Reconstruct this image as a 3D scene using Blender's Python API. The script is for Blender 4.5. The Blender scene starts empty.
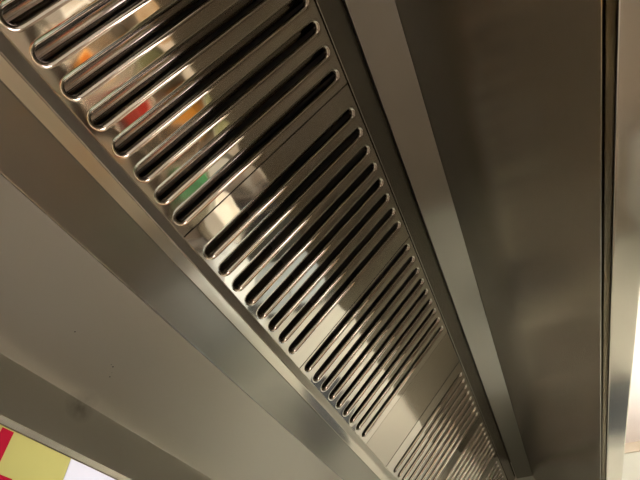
import bpy, bmesh, math, random
from mathutils import Matrix, Vector
random.seed(4)
S = bpy.context.scene
C = S.collection
H = 1.6                      # eye height; hood section below is written relative to it

# ------------------------------------------------------------------ helpers
def link(name, bm, mat=None, parent=None, smooth=False):
    me = bpy.data.meshes.new(name)
    bm.normal_update(); bm.to_mesh(me); bm.free()
    if smooth:
        for p in me.polygons: p.use_smooth = True
    o = bpy.data.objects.new(name, me); C.objects.link(o)
    if mat: me.materials.append(mat)
    if parent: o.parent = parent
    return o

def tag(o, label, cat, group=None):
    o['label'] = label; o['category'] = cat
    if group: o['group'] = group
    return o

def thing(name, label, cat, loc=(0, 0, 0), group=None):
    o = bpy.data.objects.new(name, None); C.objects.link(o); o.location = loc
    o.empty_display_size = .1
    return tag(o, label, cat, group)

def struct(o):
    o['kind'] = 'structure'; return o

def add_box(bm, x0, x1, y0, y1, z0, z1, bev=0.0):
    v = [bm.verts.new(p) for p in ((x0,y0,z0),(x1,y0,z0),(x1,y1,z0),(x0,y1,z0),(x0,y0,z1),(x1,y0,z1),(x1,y1,z1),(x0,y1,z1))]
    fs = [bm.faces.new([v[i] for i in q]) for q in ((3,2,1,0),(4,5,6,7),(0,1,5,4),(1,2,6,5),(2,3,7,6),(3,0,4,7))]
    if bev:
        es = {e for f in fs for e in f.edges}
        bmesh.ops.bevel(bm, geom=list(es), offset=bev, segments=2, affect='EDGES', profile=.7)

def box(name, x0, x1, y0, y1, z0, z1, mat, parent=None, bev=0.0):
    bm = bmesh.new(); add_box(bm, x0, x1, y0, y1, z0, z1, bev)
    return link(name, bm, mat, parent)

def add_tube(bm, a, b, r, n=12, r2=None):
    a = Vector(a); b = Vector(b); ax = (b-a)
    q = ax.to_track_quat('Z', 'Y').to_matrix().to_4x4()
    bmesh.ops.create_cone(bm, cap_ends=True, segments=n, radius1=r, radius2=r if r2 is None else r2, depth=ax.length,
                          matrix=Matrix.Translation((a+b)/2) @ q)

def offset_poly(pts, th):
    """offset an open polyline (x,z) to its right side by th, mitred"""
    out = []
    n = len(pts)
    for i in range(n):
        ds = []
        if i > 0: ds.append((Vector(pts[i])-Vector(pts[i-1])).normalized())
        if i < n-1: ds.append((Vector(pts[i+1])-Vector(pts[i])).normalized())
        ns = [Vector((d.y, -d.x)) for d in ds]
        if len(ns) == 2:
            m = (ns[0]+ns[1])
            if m.length < 1e-4: m = ns[0]
            m = m.normalized(); k = th/max(.3, m.dot(ns[0]))
        else:
            m = ns[0]; k = th
        out.append(Vector(pts[i])+m*k)
    return out

def round_poly(pts, r, seg=4):
    """fillet the inner corners of a polyline"""
    out = [Vector(pts[0])]
    for i in range(1, len(pts)-1):
        p = Vector(pts[i]); a = Vector(pts[i-1]); b = Vector(pts[i+1])
        la = min(r, (a-p).length*.45); lb = min(r, (b-p).length*.45); l = min(la, lb)
        p0 = p+(a-p).normalized()*l; p1 = p+(b-p).normalized()*l
        for k in range(seg+1):
            t = k/seg
            out.append(p0*(1-t)**2+p*2*t*(1-t)+p1*t*t)
    out.append(Vector(pts[-1]))
    return out

def sheet(name, pts, y0, y1, mat, parent, th=.0015, r=.003, ysub=1):
    """folded sheet metal: section polyline (x, z rel. to eye) run along Y, folded away (th>0: material to the right of travel)"""
    P = round_poly(pts, r) if len(pts) > 2 else [Vector(p) for p in pts]
    Q = offset_poly([tuple(p) for p in P], th)
    bm = bmesh.new()
    rows = []
    for j in range(ysub+1):
        y = y0+(y1-y0)*j/ysub
        rows.append(([bm.verts.new((p.x, y, p.y+H)) for p in P], [bm.verts.new((p.x, y, p.y+H)) for p in Q]))
    n = len(P)
    for j in range(ysub):
        (a, A), (b, B) = rows[j], rows[j+1]
        for i in range(n-1):
            bm.faces.new((a[i], a[i+1], b[i+1], b[i])); bm.faces.new((A[i], B[i], B[i+1], A[i+1]))
        bm.faces.new((a[0], b[0], B[0], A[0])); bm.faces.new((a[-1], A[-1], B[-1], b[-1]))
    for a, A in (rows[0], rows[-1]):
        for i in range(n-1):
            bm.faces.new((a[i], A[i], A[i+1], a[i+1]))
    bmesh.ops.recalc_face_normals(bm, faces=bm.faces[:])
    return link(name, bm, mat, parent)

# ------------------------------------------------------------------ materials
def newmat(name):
    m = bpy.data.materials.new(name); m.use_nodes = True
    nt = m.node_tree; b = nt.nodes['Principled BSDF']
    return m, nt, b

def plain(name, col, rough=.5, metal=0.0, spec=.5, bump=0.0, scale=30, var=0.0):
    m, nt, b = newmat(name)
    b.inputs['Base Color'].default_value = (*col, 1); b.inputs['Roughness'].default_value = rough
    b.inputs['Metallic'].default_value = metal; b.inputs['Specular IOR Level'].default_value = spec
    if var or bump:
        tc = nt.nodes.new('ShaderNodeTexCoord'); n = nt.nodes.new('ShaderNodeTexNoise')
        n.inputs['Scale'].default_value = scale; n.inputs['Detail'].default_value = 4
        nt.links.new(tc.outputs['Object'], n.inputs['Vector'])
        if var:
            mx = nt.nodes.new('ShaderNodeMix'); mx.data_type = 'RGBA'
            mx.inputs['A'].default_value = (*[c*(1-var) for c in col], 1); mx.inputs['B'].default_value = (*[min(1, c*(1+var)) for c in col], 1)
            nt.links.new(n.outputs['Fac'], mx.inputs['Factor']); nt.links.new(mx.outputs['Result'], b.inputs['Base Color'])
        if bump:
            bp = nt.nodes.new('ShaderNodeBump'); bp.inputs['Strength'].default_value = bump; bp.inputs['Distance'].default_value = .01
            nt.links.new(n.outputs['Fac'], bp.inputs['Height']); nt.links.new(bp.outputs['Normal'], b.inputs['Normal'])
    return m

def steel(name, col, rough, wave=0.0, wavescale=6.0, grain=0.0, aniso=0.0):
    """stainless sheet: base tint, long soft waviness, rolling grain along Y"""
    m, nt, b = newmat(name)
    L = nt.links
    b.inputs['Metallic'].default_value = 1; b.inputs['Base Color'].default_value = (*col, 1)
    tc = nt.nodes.new('ShaderNodeTexCoord')
    b.inputs['Roughness'].default_value = rough
    if aniso:
        b.inputs['Anisotropic'].default_value = aniso; b.inputs['Anisotropic Rotation'].default_value = .25
        cv = nt.nodes.new('ShaderNodeCombineXYZ'); cv.inputs['Y'].default_value = 1
        L.new(cv.outputs['Vector'], b.inputs['Tangent'])
    last = None
    if wave:
        n2 = nt.nodes.new('ShaderNodeTexNoise'); n2.inputs['Scale'].default_value = wavescale; n2.inputs['Detail'].default_value = 1
        L.new(tc.outputs['Object'], n2.inputs['Vector'])
        bp = nt.nodes.new('ShaderNodeBump'); bp.inputs['Strength'].default_value = 1; bp.inputs['Distance'].default_value = wave
        L.new(n2.outputs['Fac'], bp.inputs['Height']); last = bp
    if grain:
        mp = nt.nodes.new('ShaderNodeMapping'); mp.inputs['Scale'].default_value = (900, 6, 900)
        L.new(tc.outputs['Object'], mp.inputs['Vector'])
        n3 = nt.nodes.new('ShaderNodeTexNoise'); n3.inputs['Scale'].default_value = 1; n3.inputs['Detail'].default_value = 2
        L.new(mp.outputs['Vector'], n3.inputs['Vector'])
        bp = nt.nodes.new('ShaderNodeBump'); bp.inputs['Strength'].default_value = grain; bp.inputs['Distance'].default_value = .0005
        L.new(n3.outputs['Fac'], bp.inputs['Height'])
        if last: L.new(last.outputs['Normal'], bp.inputs['Normal'])
        last = bp
    if last: L.new(last.outputs['Normal'], b.inputs['Normal'])
    return m

def tiles(name, col, grout, sx, sy, axes='xy', rough=.3, var=.06, mortar=.02):
    m, nt, b = newmat(name); L = nt.links
    tc = nt.nodes.new('ShaderNodeTexCoord'); sp = nt.nodes.new('ShaderNodeSeparateXYZ'); cb = nt.nodes.new('ShaderNodeCombineXYZ')
    L.new(tc.outputs['Object'], sp.inputs['Vector'])
    L.new(sp.outputs[axes[0].upper()], cb.inputs['X']); L.new(sp.outputs[axes[1].upper()], cb.inputs['Y'])
    br = nt.nodes.new('ShaderNodeTexBrick'); br.offset = 0
    br.inputs['Scale'].default_value = 1; br.inputs['Brick Width'].default_value = sx; br.inputs['Row Height'].default_value = sy
    br.inputs['Mortar Size'].default_value = mortar*sx*.5
    br.inputs['Color1'].default_value = (*col, 1); br.inputs['Color2'].default_value = (*[c*(1-var) for c in col], 1); br.inputs['Mortar'].default_value = (*grout, 1)
    L.new(cb.outputs['Vector'], br.inputs['Vector']); L.new(br.outputs['Color'], b.inputs['Base Color'])
    b.inputs['Roughness'].default_value = rough
    return m

def glow(name, col, strength):
    m, nt, b = newmat(name)
    b.inputs['Base Color'].default_value = (*col, 1)
    b.inputs['Emission Color'].default_value = (*col, 1); b.inputs['Emission Strength'].default_value = strength
    return m

M = dict(
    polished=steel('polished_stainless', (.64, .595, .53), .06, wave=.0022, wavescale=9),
    inner=steel('shaded_slot_stainless', (.36, .33, .30), .12, wave=.001, wavescale=9),  # base darkened so the steel inside the slots looks shaded
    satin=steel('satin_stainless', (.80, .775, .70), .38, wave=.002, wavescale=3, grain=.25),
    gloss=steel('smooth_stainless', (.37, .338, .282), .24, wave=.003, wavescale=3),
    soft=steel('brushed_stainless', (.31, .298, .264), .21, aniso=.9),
    bright=steel('bright_stainless', (.55, .50, .43), .12, wave=.001, wavescale=5),
    lip=steel('lip_stainless', (.70, .65, .56), .12, wave=.001, wavescale=5),
    panel=steel('stained_stainless', (.80, .775, .70), .38, wave=.002, wavescale=3, grain=.25),
    galv=steel('duct_steel', (.14, .13, .11), .5),  # kept near black so the space behind the slots looks shaded
    soot=plain('dried_grease', (.025, .018, .01), .5),
    ceil=plain('ceiling_paint', (.94, .85, .84), .8, var=.02),
    wall=plain('pale_green_paint', (.70, .73, .66), .6, var=.03),
    cream=tiles('cream_wall_tile', (.56, .47, .39), (.36, .31, .27), .15, .15, 'yz', .25),
    white_tile=tiles('white_wall_tile', (.78, .77, .76), (.5, .5, .5), .2, .2, 'yz', .25),
    quarry=tiles('brown_floor_tile', (.20, .165, .13), (.12, .11, .10), .3, .3, 'xy', .45, .08),
    yellow=plain('yellow_laminate', (.54, .52, .17), .6, spec=.1),
    red=plain('red_laminate', (.45, .004, .03), .6, spec=.08),
    white=plain('white_laminate', (.84, .87, .98), .6, spec=.1),
    beige=plain('beige_trim', (.62, .55, .45), .5),
    green=plain('green_plastic', (.10, .36, .16), .4),
    redp=plain('red_plastic', (.50, .05, .03), .35),
    whitep=plain('white_plastic', (.85, .82, .74), .4),
    orange=plain('orange_plastic', (.75, .32, .04), .4),
    card=plain('cardboard', (.50, .33, .17), .8, var=.08),
    iron=steel('ground_steel', (.42, .40, .36), .4),
    slate=plain('slate_blue_paint', (.06, .075, .09), .4),
    enamel=plain('white_enamel', (.80, .86, .88), .35),
    olive=plain('olive_cardboard', (.22, .22, .10), .7),
    dark=plain('dark_rubber', (.03, .03, .03), .6),
    lamp=glow('added_lamp_glow', (1, .97, .87), 26), dim=glow('faint_added_lamp_glow', (1, .97, .95), 2.6), mid=glow('weak_added_lamp_glow', (1, .94, .86), 12),  # glow of the added lamps, at three strengths
    rim_glow=glow('added_window_glow', (1, .87, .86), 5),  # glow of the added pane, for the rim highlights
)

# a soft brown grease stain just under the fold of the rear panel
nt = M['panel'].node_tree; L = nt.links; b = nt.nodes['Principled BSDF']
tc = nt.nodes.new('ShaderNodeTexCoord'); mp = nt.nodes.new('ShaderNodeMapping'); mp.vector_type = 'TEXTURE'
mp.inputs['Location'].default_value = (-1.165, .925, H+.650); mp.inputs['Scale'].default_value = (.07, .06, .045)
gr = nt.nodes.new('ShaderNodeTexGradient'); gr.gradient_type = 'SPHERICAL'
nz = nt.nodes.new('ShaderNodeTexNoise'); nz.inputs['Scale'].default_value = 40
ml = nt.nodes.new('ShaderNodeMath'); ml.operation = 'MULTIPLY'
m2 = nt.nodes.new('ShaderNodeMath'); m2.operation = 'MULTIPLY'; m2.inputs[1].default_value = 1.1; m2.use_clamp = True
mx = nt.nodes.new('ShaderNodeMix'); mx.data_type = 'RGBA'
mx.inputs['A'].default_value = (.80, .775, .70, 1); mx.inputs['B'].default_value = (.22, .19, .15, 1)
L.new(tc.outputs['Object'], mp.inputs['Vector']); L.new(mp.outputs['Vector'], gr.inputs['Vector']); L.new(tc.outputs['Object'], nz.inputs['Vector'])
L.new(gr.outputs['Fac'], ml.inputs[0]); L.new(nz.outputs['Fac'], ml.inputs[1]); L.new(ml.outputs[0], m2.inputs[0])
L.new(m2.outputs[0], mx.inputs['Factor']); L.new(mx.outputs['Result'], b.inputs['Base Color'])

# ------------------------------------------------------------------ the room
FAR = 3.34; NEAR = -3.0; XL = -1.94; XR = 3.1; ZC = H+1.12
struct(box('floor', XL-.1, XR+.1, NEAR-.1, FAR+.1, -.1, 0, M['quarry']))
struct(box('ceiling', XL-.1, XR+.1, NEAR-.1, FAR+.1, ZC, ZC+.1, M['ceil']))
struct(box('wall_left', XL-.1, XL, NEAR-.1, FAR+.1, 0, ZC, M['white_tile']))
struct(box('wall_right', XR, XR+.1, NEAR-.1, FAR+.1, 0, ZC, M['cream']))
struct(box('wall_back', XL, XR, FAR, FAR+.1, 0, ZC, M['wall']))
struct(box('wall_front', XL, XR, NEAR-.1, NEAR, 0, ZC, M['wall']))
struct(box('trim_1', .302, XR, FAR-.02, FAR, ZC-.05, ZC, M['beige']))

# glowing pane added behind the camera to put highlights on the slot rims
wd = struct(box('added_window_1', XR-.012, XR-.004, -2.5, -.5, .75, 1.75, M['rim_glow']))
bm = bmesh.new()
for a in ((-2.56, -2.5, .69, 1.81), (-.5, -.44, .69, 1.81), (-2.5, -.5, .69, .75), (-2.5, -.5, 1.75, 1.81), (-1.52, -1.48, .75, 1.75)):
    add_box(bm, XR-.05, XR-.001, *a)
link('frame', bm, M['whitep'], wd)

def added_light(x, y, lx, ly, label, mat='lamp'):  # unseen lamps added to brighten the ceiling, walls and hood
    t = thing('added_light', label, 'light', (x, y, ZC), 'added light boxes')
    bm = bmesh.new()
    add_box(bm, -lx/2, lx/2, -ly/2-.02, -ly/2, -.30, -.22, .004)
    link('end_cap', bm, M['whitep'], t)
    bm = bmesh.new()
    add_box(bm, -lx/2, lx/2, ly/2, ly/2+.02, -.30, -.22, .004)
    link('end_cap', bm, M['whitep'], t)
    box('diffuser', -lx/2, lx/2, -ly/2, ly/2, -.295, -.225, M[mat], t, .01)
    for y in (-ly/2-.01, ly/2+.01):
        bm = bmesh.new(); add_tube(bm, (0, y, -.225), (0, y, 0), .005); link('hanger', bm, M['whitep'], t)
added_light(1.1, -.6, .3, 1.2, 'added light box in the aisle nearest the camera', 'mid')
added_light(1.3, 2.1, .3, 1.2, 'added light box in the aisle near the far wall')
added_light(2.4, .6, .3, 1.2, 'added light box beside the cream tiled wall')
added_light(-1.58, 1.7, .25, 1.2, 'added light box between hood and yellow sign', 'dim')  # weak lamp added to light the boards on the left wall

# ------------------------------------------------------------------ the hood
Y0, Y1 = -.62, 3.32
hood = thing('exhaust_hood', 'long stainless steel kitchen exhaust hood seen from below', 'exhaust hood', (0, 0, 0))
Sq = 2**-.5
P = (-.4605, .6263); Q = (-.1069, .9799)
# plate surface runs a few millimetres behind the rails that hold it
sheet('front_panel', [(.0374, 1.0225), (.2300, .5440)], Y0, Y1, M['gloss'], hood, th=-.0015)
# front lip: gutter channel then flat bottom flange and outer skin
sheet('front_lip', [(.2330, .580), (.2475, .580), (.2475, .543), (.2985, .543), (.2985, 1.118)], Y0, Y1, M['lip'], hood, th=-.0015, r=.004)
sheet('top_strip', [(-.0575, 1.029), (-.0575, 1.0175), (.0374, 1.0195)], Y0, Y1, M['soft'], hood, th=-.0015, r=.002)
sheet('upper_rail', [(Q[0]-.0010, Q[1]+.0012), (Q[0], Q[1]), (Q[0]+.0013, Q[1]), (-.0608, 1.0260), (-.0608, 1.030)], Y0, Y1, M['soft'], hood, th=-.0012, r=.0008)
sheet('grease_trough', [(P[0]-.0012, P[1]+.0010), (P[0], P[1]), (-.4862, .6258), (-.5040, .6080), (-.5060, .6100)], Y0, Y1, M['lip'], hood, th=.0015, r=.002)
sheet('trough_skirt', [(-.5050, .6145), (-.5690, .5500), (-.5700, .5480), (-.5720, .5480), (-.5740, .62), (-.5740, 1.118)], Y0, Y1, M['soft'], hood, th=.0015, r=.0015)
sheet('rear_panel', [(-.5755, .962), (-1.172, .668), (-1.172, .5350)], Y0, Y1, M['panel'], hood, th=.0015, r=.001)
sheet('rear_lip', [(-1.1735, .585), (-1.176, .585), (-1.2035, .5305), (-1.2055, .5290), (-1.210, .5295), (-1.2365, .560), (-1.2365, 1.118)], Y0, Y1, M['bright'], hood, th=.0015, r=.002)
for y0, y1 in ((Y0-.004, Y0-.002), (Y1+.002, Y1+.004)):
    bm = bmesh.new()
    prof = [(.30, .543), (.30, 1.118), (-1.238, 1.118), (-1.238, .562), (-1.210, .5325), (-1.2045, .534), (-1.18, .58), (-1.172, .58), (-1.17, .668), (-.57, .552), (-.5, .612), (-.46, .626), (-.107, .98), (-.05, 1.02), (.037, 1.018), (.235, .543)]
    a = [bm.verts.new((x, y0, z+H)) for x, z in prof]; b = [bm.verts.new((x, y1, z+H)) for x, z in prof]
    bm.faces.new(a); bm.faces.new(b[::-1])
    for i in range(len(prof)):
        j = (i+1) % len(prof); bm.faces.new((a[i], b[i], b[j], a[j]))
    bmesh.ops.recalc_face_normals(bm, faces=bm.faces[:])
    link('end_panel', bm, M['satin'], hood)
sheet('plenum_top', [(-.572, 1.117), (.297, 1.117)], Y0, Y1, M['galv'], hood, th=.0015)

# dried grease spots on the sloping rear panel and a smear under its fold
t = Vector((-1.172+.5755, .668-.962)).normalized(); nrm = Vector((-t.y, 0, t.x))
if nrm.z > 0: nrm = -nrm
def spot(y, x, r):
    z = .668+(x+1.172)*(.962-.668)/(1.172-.5755)
    bm = bmesh.new()
    q = nrm.to_track_quat('Z', 'Y').to_matrix().to_4x4()
    bmesh.ops.create_uvsphere(bm, u_segments=10, v_segments=6, radius=r, matrix=Matrix.Translation((x, y, z+H)) @ q @ Matrix.Diagonal((1, 1, .25, 1)))
    link('grease_spot', bm, M['soot'], hood, True)
for y, x, r in ((.706, -1.026, .0019), (.883, -1.043, .0022), (.908, -1.071, .0020), (.872, -1.041, .0012), (.90, -1.058, .001)):
    spot(y, x, r)

# ------------------------------------------------------------------ slotted grease filters
# local frame of a filter: u along the hood (Y), s up the slope, depth into the plenum
DEP = .004
def fp(u, s, dep):
    """hood point for slope coordinate s and depth dep behind the rail plane"""
    dep += DEP
    return Vector((P[0]+s*Sq-dep*Sq, u, P[1]+s*Sq+dep*Sq+H))

SLO, SHI = .0006, .522                # plate runs under the upper rail
def stadium(c, s0, s1, r, n=9):
    pts = []
    for k in range(n+1):
        a = math.pi*k/n; pts.append((c+r*math.cos(a), s1-r+r*math.sin(a)))
    for k in range(n+1):
        a = math.pi+math.pi*k/n; pts.append((c+r*math.cos(a), s0+r+r*math.sin(a)))
    return pts

def face_plate(slots, u0, u1, org, parent, half=.0202, rr=.0092):
    bm = bmesh.new()
    V = lambda u, s, d: bm.verts.new(fp(u, s, d)-org)
    edges = [u0]+[(a+b)/2 for a, b in zip(slots, slots[1:])]+[u1]
    n = 9
    flat = []; curl = []
    for i, c in enumerate(slots):
        a, b = edges[i], edges[i+1]
        st = stadium(c, .0045, .4915, half, n)
        ring = [V(u, s, 0) for u, s in st]
        rect = []
        for k in range(n+1):
            f = k/n; ang = math.pi*f
            x = b+(a-b)*f
            rect.append((b, st[0][1]) if k == 0 else (a, st[0][1]) if k == n else (x, SHI))
        for k in range(n+1):
            f = k/n; x = a+(b-a)*f
            rect.append((a, st[n+1][1]) if k == 0 else (b, st[n+1][1]) if k == n else (x, SLO))
        out = [V(u, s, 0) for u, s in rect]
        N = len(ring)
        for k in range(N):
            j = (k+1) % N
            q = (out[k], out[j], ring[j], ring[k])
            flat.append(bm.faces.new(q))
            # square the corners
        for (kk, cu, cs) in ((0, b, SHI), (n-1, a, SHI), (n+1, a, SLO), (2*n, b, SLO)):
            cv = V(cu, cs, 0)
            flat.append(bm.faces.new((out[kk], cv, out[kk+1])))
        # rolled edge of the slot, turned inwards, then a short flange
        prev = ring
        ctr = half
        for m_ in range(1, 8):
            if m_ < 7:
                a_ = math.pi/2*m_/6; r_ = half-rr*math.sin(a_); d_ = rr*(1-math.cos(a_))
            else:
                r_ = half-rr; d_ = rr+.0025
            cur = [V(u, s, d_) for u, s in stadium(c, .0045+half-r_, .4915-half+r_, r_, n)]
            for k in range(N):
                j = (k+1) % N
                f = bm.faces.new((prev[k], prev[j], cur[j], cur[k])); f.smooth = True; curl.append(f)
            prev = cur
    # turned-back edge all round the plate
    for (ua, sa, ub, sb) in ((u0, SLO, u1, SLO), (u1, SLO, u1, SHI), (u1, SHI, u0, SHI), (u0, SHI, u0, SLO)):
        q = [V(ua, sa, 0), V(ub, sb, 0), V(ub, sb, .012), V(ua, sa, .012)]
        flat.append(bm.faces.new(q))
    bmesh.ops.remove_doubles(bm, verts=bm.verts[:], dist=1e-5)
    bmesh.ops.recalc_face_normals(bm, faces=bm.faces[:])
    return link('face_plate', bm, M['polished'], parent)

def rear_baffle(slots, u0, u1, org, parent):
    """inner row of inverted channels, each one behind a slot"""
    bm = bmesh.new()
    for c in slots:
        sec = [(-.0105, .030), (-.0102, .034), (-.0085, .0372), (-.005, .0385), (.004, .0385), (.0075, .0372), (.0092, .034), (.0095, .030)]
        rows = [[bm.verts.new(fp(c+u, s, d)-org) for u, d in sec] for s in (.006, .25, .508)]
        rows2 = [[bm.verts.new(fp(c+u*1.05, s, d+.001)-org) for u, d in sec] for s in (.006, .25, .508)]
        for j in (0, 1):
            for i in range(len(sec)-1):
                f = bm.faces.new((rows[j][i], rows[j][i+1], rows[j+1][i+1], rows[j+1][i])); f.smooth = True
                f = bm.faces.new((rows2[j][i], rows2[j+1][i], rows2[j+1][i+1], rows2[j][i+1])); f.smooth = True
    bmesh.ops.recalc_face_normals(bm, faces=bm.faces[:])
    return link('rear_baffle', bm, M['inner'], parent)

def slope_box(bm, u0, u1, s0, s1, d0, d1, org):
    v = [bm.verts.new(fp(u, s, d)-org) for u, s, d in ((u0,s0,d0),(u1,s0,d0),(u1,s1,d0),(u0,s1,d0),(u0,s0,d1),(u1,s0,d1),(u1,s1,d1),(u0,s1,d1))]
    for q in ((3,2,1,0),(4,5,6,7),(0,1,5,4),(1,2,6,5),(2,3,7,6),(3,0,4,7)): bm.faces.new([v[i] for i in q])

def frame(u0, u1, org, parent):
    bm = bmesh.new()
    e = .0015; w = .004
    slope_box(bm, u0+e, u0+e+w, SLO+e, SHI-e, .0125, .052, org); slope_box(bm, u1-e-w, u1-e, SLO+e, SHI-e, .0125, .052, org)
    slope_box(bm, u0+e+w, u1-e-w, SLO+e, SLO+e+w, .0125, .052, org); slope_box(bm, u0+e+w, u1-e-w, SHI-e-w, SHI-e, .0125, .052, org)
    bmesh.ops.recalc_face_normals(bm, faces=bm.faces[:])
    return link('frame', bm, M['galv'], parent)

def grease_filter(u0, u1, slots, label):
    org = fp((u0+u1)/2, SLO, 0)
    t = thing('grease_filter', label, 'grease filter', org, 'slotted grease filters in the hood')
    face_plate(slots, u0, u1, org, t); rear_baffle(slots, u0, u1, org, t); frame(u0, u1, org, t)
    return t

run = lambda a, p, n: [a-.0037+p*i for i in range(n)]
grease_filter(-.070, .4465, run(.0350, .0546, 8), 'slotted stainless grease filter at the top left, nearest the camera')
grease_filter(.4495, .9650, run(.5170, .0545, 8), 'eight-slot grease filter between the nearest filter and the nine-slot one')
grease_filter(.9680, 1.4970, run(.9960, .0569, 9), 'nine-slot grease filter just before the plain blank panel')
grease_filter(1.7225, 2.2375, run(1.8080, .0557, 8), 'grease filter just beyond the plain blank panel')
grease_filter(2.2405, 2.7560, run(2.3220, .0563, 8), 'small distant grease filter, second beyond the blank panel')
grease_filter(2.7590, 3.3000, run(2.8430, .0620, 7), 'farthest grease filter, at the bottom end of the row')

# plain filler between the third and fourth filter: a folded pan
org = fp(1.6, SLO, 0)
bm = bmesh.new()
slope_box(bm, 1.4985, 1.7195, SLO, SHI, .0005, .012, org)
bmesh.ops.recalc_face_normals(bm, faces=bm.faces[:])
bmesh.ops.bevel(bm, geom=bm.edges[:], offset=.0012, segments=2, affect='EDGES')
f = link('blank_panel', bm, M['bright']); f.location = org
tag(f, 'plain flat stainless filler panel without slots between two grease filters', 'blank panel')
# plain filler behind the camera end of the row
org = fp(-.35, SLO, 0)
bm = bmesh.new(); slope_box(bm, Y0+.002, -.0735, SLO, SHI, .0005, .012, org)
bmesh.ops.recalc_face_normals(bm, faces=bm.faces[:])
f = link('filler_panel', bm, M['bright']); f.location = org
tag(f, 'plain stainless filler panel at the camera end of the filter row', 'blank panel')

# ------------------------------------------------------------------ sign boards on the left wall
ZS = H
sg = thing('wall_sign', 'yellow wall board with red bands below the hood rim', 'sign', (-1.92, 1.0, ZS+.2))
def rel(o, x0, x1, y0, y1, z0, z1):
    l = o.location; return (x0-l.x, x1-l.x, y0-l.y, y1-l.y, z0-l.z, z1-l.z)
box('board', *rel(sg, -1.938, -1.903, .40, 1.559, ZS-.25, ZS+1.0), M['yellow'], sg, .001)
box('red_band', *rel(sg, -1.9035, -1.900, 1.185, 1.240, ZS+.672, ZS+.829), M['red'], sg)
box('red_band', *rel(sg, -1.9035, -1.900, .95, 1.322, ZS+.600, ZS+.672), M['red'], sg)
wb = box('wall_board', -1.938, -1.902, 1.561, 2.75, ZS-.25, ZS+1.0, M['white'], None, .001)
tag(wb, 'plain white wall board right of the yellow one', 'board')

# ------------------------------------------------------------------ made-up unseen kitchen for the polished steel to mirror
tb = thing('prep_table', 'stainless prep table standing across the aisle from the hood', 'table', (1.9, 1.0, 0))
bm = bmesh.new(); add_box(bm, -.35, .35, -1.3, 1.2, .86, .90, .004); link('table_top', bm, M['gloss'], tb)
bm = bmesh.new(); add_box(bm, -.32, .32, -1.25, 1.15, .28, .30, .003); link('under_shelf', bm, M['satin'], tb)
for x in (-.3, .3):
    for y in (-1.22, 1.12):
        bm = bmesh.new(); add_tube(bm, (x, y, 0), (x, y, .865), .02); link('leg', bm, M['soft'], tb)

gr = thing('griddle', 'added flat top griddle standing under the hood', 'griddle', (-.78, 1.2, 0))  # unseen, added to set how bright the hood panels look
bm = bmesh.new(); add_box(bm, -.40, .40, -1.7, 1.9, .12, .84, .005); link('body', bm, M['satin'], gr)
bm = bmesh.new(); add_box(bm, -.38, .38, -1.68, 1.88, .84, .86, .003); link('hot_plate', bm, M['iron'], gr)
bm = bmesh.new(); add_box(bm, -.40, -.382, -1.7, 1.9, .84, .96, .003); link('splash_guard', bm, M['satin'], gr)
for x in (-.35, .35):
    for y in (-1.6, .1, 1.8):
        bm = bmesh.new(); add_tube(bm, (x, y, 0), (x, y, .125), .025); link('leg', bm, M['soft'], gr)

def tub(x, y, z, lx, ly, h, mat, label, name='food_tub', cat='tub', th=.008):
    bm = bmesh.new()
    add_box(bm, -lx/2, lx/2, -ly/2, ly/2, 0, th)
    for a in ((-lx/2, -lx/2+th, -ly/2, ly/2), (lx/2-th, lx/2, -ly/2, ly/2), (-lx/2+th, lx/2-th, -ly/2, -ly/2+th), (-lx/2+th, lx/2-th, ly/2-th, ly/2)):
        add_box(bm, *a, th, h)
    for a in ((-lx/2-.012, -lx/2, -ly/2-.012, ly/2+.012), (lx/2, lx/2+.012, -ly/2-.012, ly/2+.012), (-lx/2, lx/2, -ly/2-.012, -ly/2), (-lx/2, lx/2, ly/2, ly/2+.012)):
        add_box(bm, *a, h-.014, h)
    o = link(name, bm, mat); o.location = (x, y, z)
    return tag(o, label, cat)
tub(1.85, .05, .90, .30, .42, .16, M['whitep'], 'white plastic food tub on the prep table, camera end')
tub(1.70, .55, .90, .16, .16, .10, M['orange'], 'small orange plastic tub on the prep table')
tub(1.84, .88, .90, .17, .17, .10, M['redp'], 'small red plastic food tub on the prep table')
tub(1.95, 1.22, .90, .30, .36, .16, M['bright'], 'stainless steel food pan in the middle of the prep table', 'food_pan', 'pan')
tub(1.80, 1.62, .90, .20, .20, .12, M['green'], 'small green plastic food tub on the prep table')
tub(1.86, 2.02, .90, .30, .34, .14, M['whitep'], 'white plastic food tub on the far end of prep table')
fr = thing('refrigerator', 'added tall dark steel refrigerator in the far right corner', 'refrigerator', (2.80, 2.98, 0))  # unseen, added as the dark patch mirrored in the trough skirt
bm = bmesh.new(); add_box(bm, -.26, .26, -.28, .34, .10, 1.95, .006); link('cabinet', bm, M['galv'], fr)
bm = bmesh.new(); add_box(bm, -.255, .255, -.33, -.285, .14, 1.92, .008); dr = link('door', bm, M['dark'], fr)
bm = bmesh.new(); add_box(bm, -.22, -.19, -.37, -.345, .9, 1.4, .006); add_box(bm, -.215, -.195, -.35, -.33, .92, .95); add_box(bm, -.215, -.195, -.35, -.33, 1.35, 1.38); link('handle', bm, M['bright'], dr)
for x in (-.22, .22):
    for y in (-.23, .29):
        bm = bmesh.new(); add_tube(bm, (x, y, 0), (x, y, .102), .025); link('leg', bm, M['dark'], fr)
dm, nt, b = newmat('blue_grey_door_paint')
b.inputs['Base Color'].default_value = (.62, .74, .80, 1); b.inputs['Roughness'].default_value = .4
fz = thing('added_freezer', 'added low white chest freezer standing before the far wall', 'freezer', (1.66, 2.62, 0))  # unseen, added as a bright bluish patch for the skirt and filters
bm = bmesh.new(); add_box(bm, -.36, .36, -.36, .36, .05, .76, .02); link('cabinet', bm, M['enamel'], fz)
bm = bmesh.new(); add_box(bm, -.365, .365, -.365, .365, .765, .83, .02); link('lid', bm, M['enamel'], fz)
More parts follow.
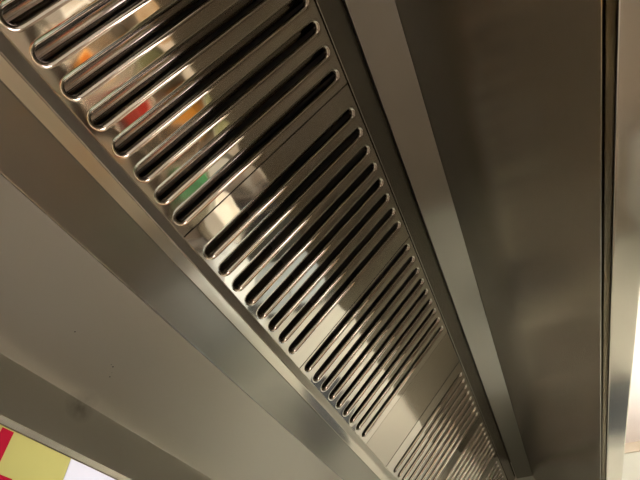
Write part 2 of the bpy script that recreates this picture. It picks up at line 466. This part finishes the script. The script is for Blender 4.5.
bm = bmesh.new(); add_box(bm, -.12, .12, -.39, -.366, .775, .80, .006); link('handle', bm, M['dark'], fz)
for x in (-.3, .3):
    for y in (-.3, .3):
        bm = bmesh.new(); add_tube(bm, (x, y, 0), (x, y, .052), .03); link('foot', bm, M['dark'], fz)
rk = thing('added_rack', 'added steel storage rack with three shelves along the right wall', 'rack', (2.84, 1.15, 0))  # unseen, added as clutter for the filters to mirror
for z in (.25, .68, 1.08):
    bm = bmesh.new(); add_box(bm, -.22, .22, -1.2, 1.2, z-.02, z, .003); link('shelf', bm, M['satin'], rk)
for x in (-.2, .2):
    for y in (-1.18, 1.18):
        bm = bmesh.new(); add_tube(bm, (x, y, 0), (x, y, 1.4), .014); link('post', bm, M['soft'], rk)
def carton(y, z, lx, ly, h, mat, label):
    t = thing('carton', label, 'box', (2.84, y, z+.0008), 'boxes on the storage rack')
    box('body', -lx/2, lx/2, -ly/2, ly/2, 0, h, M[mat], t, .003)
    for k in (-1, 1):
        box('flap', -lx/2, lx/2, min(k*.002, k*ly/2), max(k*.002, k*ly/2), h, h+.004, M[mat], t)
carton(.20, .25, .34, .40, .30, 'card', 'brown cardboard box low on the rack, camera end')
carton(.80, .25, .34, .34, .36, 'olive', 'olive box on the lowest shelf of the rack')
carton(1.40, .25, .34, .44, .26, 'whitep', 'cream box on the lowest shelf of the rack')
carton(1.98, .25, .34, .30, .34, 'card', 'brown cardboard box low on the rack, far end')
carton(.35, .68, .30, .36, .24, 'whitep', 'cream box on the middle shelf, camera end')
carton(.95, .68, .30, .30, .28, 'olive', 'olive box on the middle shelf of the rack')
carton(1.45, .68, .30, .34, .22, 'orange', 'orange box on the middle shelf of the rack')
carton(2.00, .68, .30, .36, .26, 'whitep', 'cream box on the middle shelf, far end')
carton(.55, 1.08, .30, .40, .22, 'card', 'brown cardboard box on the top shelf')
carton(1.55, 1.08, .30, .50, .20, 'olive', 'long olive box on the top shelf of the rack')
d1 = struct(box('door_1', 1.86, 2.48, FAR-.045, FAR-.003, .0, 2.0, dm, None, .003))  # unseen door added for the bluish reflection in the trough skirt
bm = bmesh.new(); add_tube(bm, (1.93, FAR-.10, 1.0), (1.93, FAR-.044, 1.0), .012); add_tube(bm, (1.93, FAR-.095, 1.0), (2.04, FAR-.095, 1.0), .010); link('handle', bm, M['bright'], d1)
struct(box('trim_2', 1.77, 1.85, FAR-.05, FAR-.003, .0, 2.05, M['dark'], None, .003))  # dark strip added for the thin dark streak in that reflection
cb = thing('added_cabinet', 'added small dark blue grey cabinet hung on the far wall', 'cabinet', (.58, FAR-.003, H-.21))  # unseen, added for the dark band mirrored in the front lip
bm = bmesh.new(); add_box(bm, -.26, .26, -.14, 0, -.16, .16, .003); link('body', bm, M['slate'], cb)
bm = bmesh.new(); add_box(bm, -.255, .255, -.158, -.1405, -.155, .155, .003); dr = link('door', bm, M['slate'], cb)
bm = bmesh.new(); add_tube(bm, (.21, -.175, -.05), (.21, -.175, .05), .006); add_tube(bm, (.21, -.175, -.04), (.21, -.156, -.04), .004); add_tube(bm, (.21, -.175, .04), (.21, -.156, .04), .004); link('handle', bm, M['bright'], dr)

# ------------------------------------------------------------------ camera
cd = bpy.data.cameras.new('camera'); cam = bpy.data.objects.new('camera', cd); C.objects.link(cam)
right = Vector((.91939291, .39313979, -.01256076)); down = Vector((-.29164417, .65991322, -.69242921)); fwd = Vector((-.26393246, .64027779, .72137647))
m = Matrix(((right.x, -down.x, -fwd.x, 0), (right.y, -down.y, -fwd.y, 0), (right.z, -down.z, -fwd.z, H), (0, 0, 0, 1)))
cam.matrix_world = m
cd.sensor_width = 36; cd.lens = 456.2/640*36; cd.clip_start = .01
S.camera = cam

w = bpy.data.worlds.new('world'); S.world = w; w.use_nodes = True
w.node_tree.nodes['Background'].inputs['Color'].default_value = (.8, .85, 1, 1); w.node_tree.nodes['Background'].inputs['Strength'].default_value = .05
vs = S.view_settings
vs.view_transform = 'Standard'; vs.look = 'None'; vs.gamma = 1; vs.use_curve_mapping = False; vs.exposure = 0
S.cycles.max_bounces = 12; S.cycles.glossy_bounces = 8; S.cycles.diffuse_bounces = 5
S.cycles.use_denoising = True
S.cycles.sample_clamp_indirect = 6
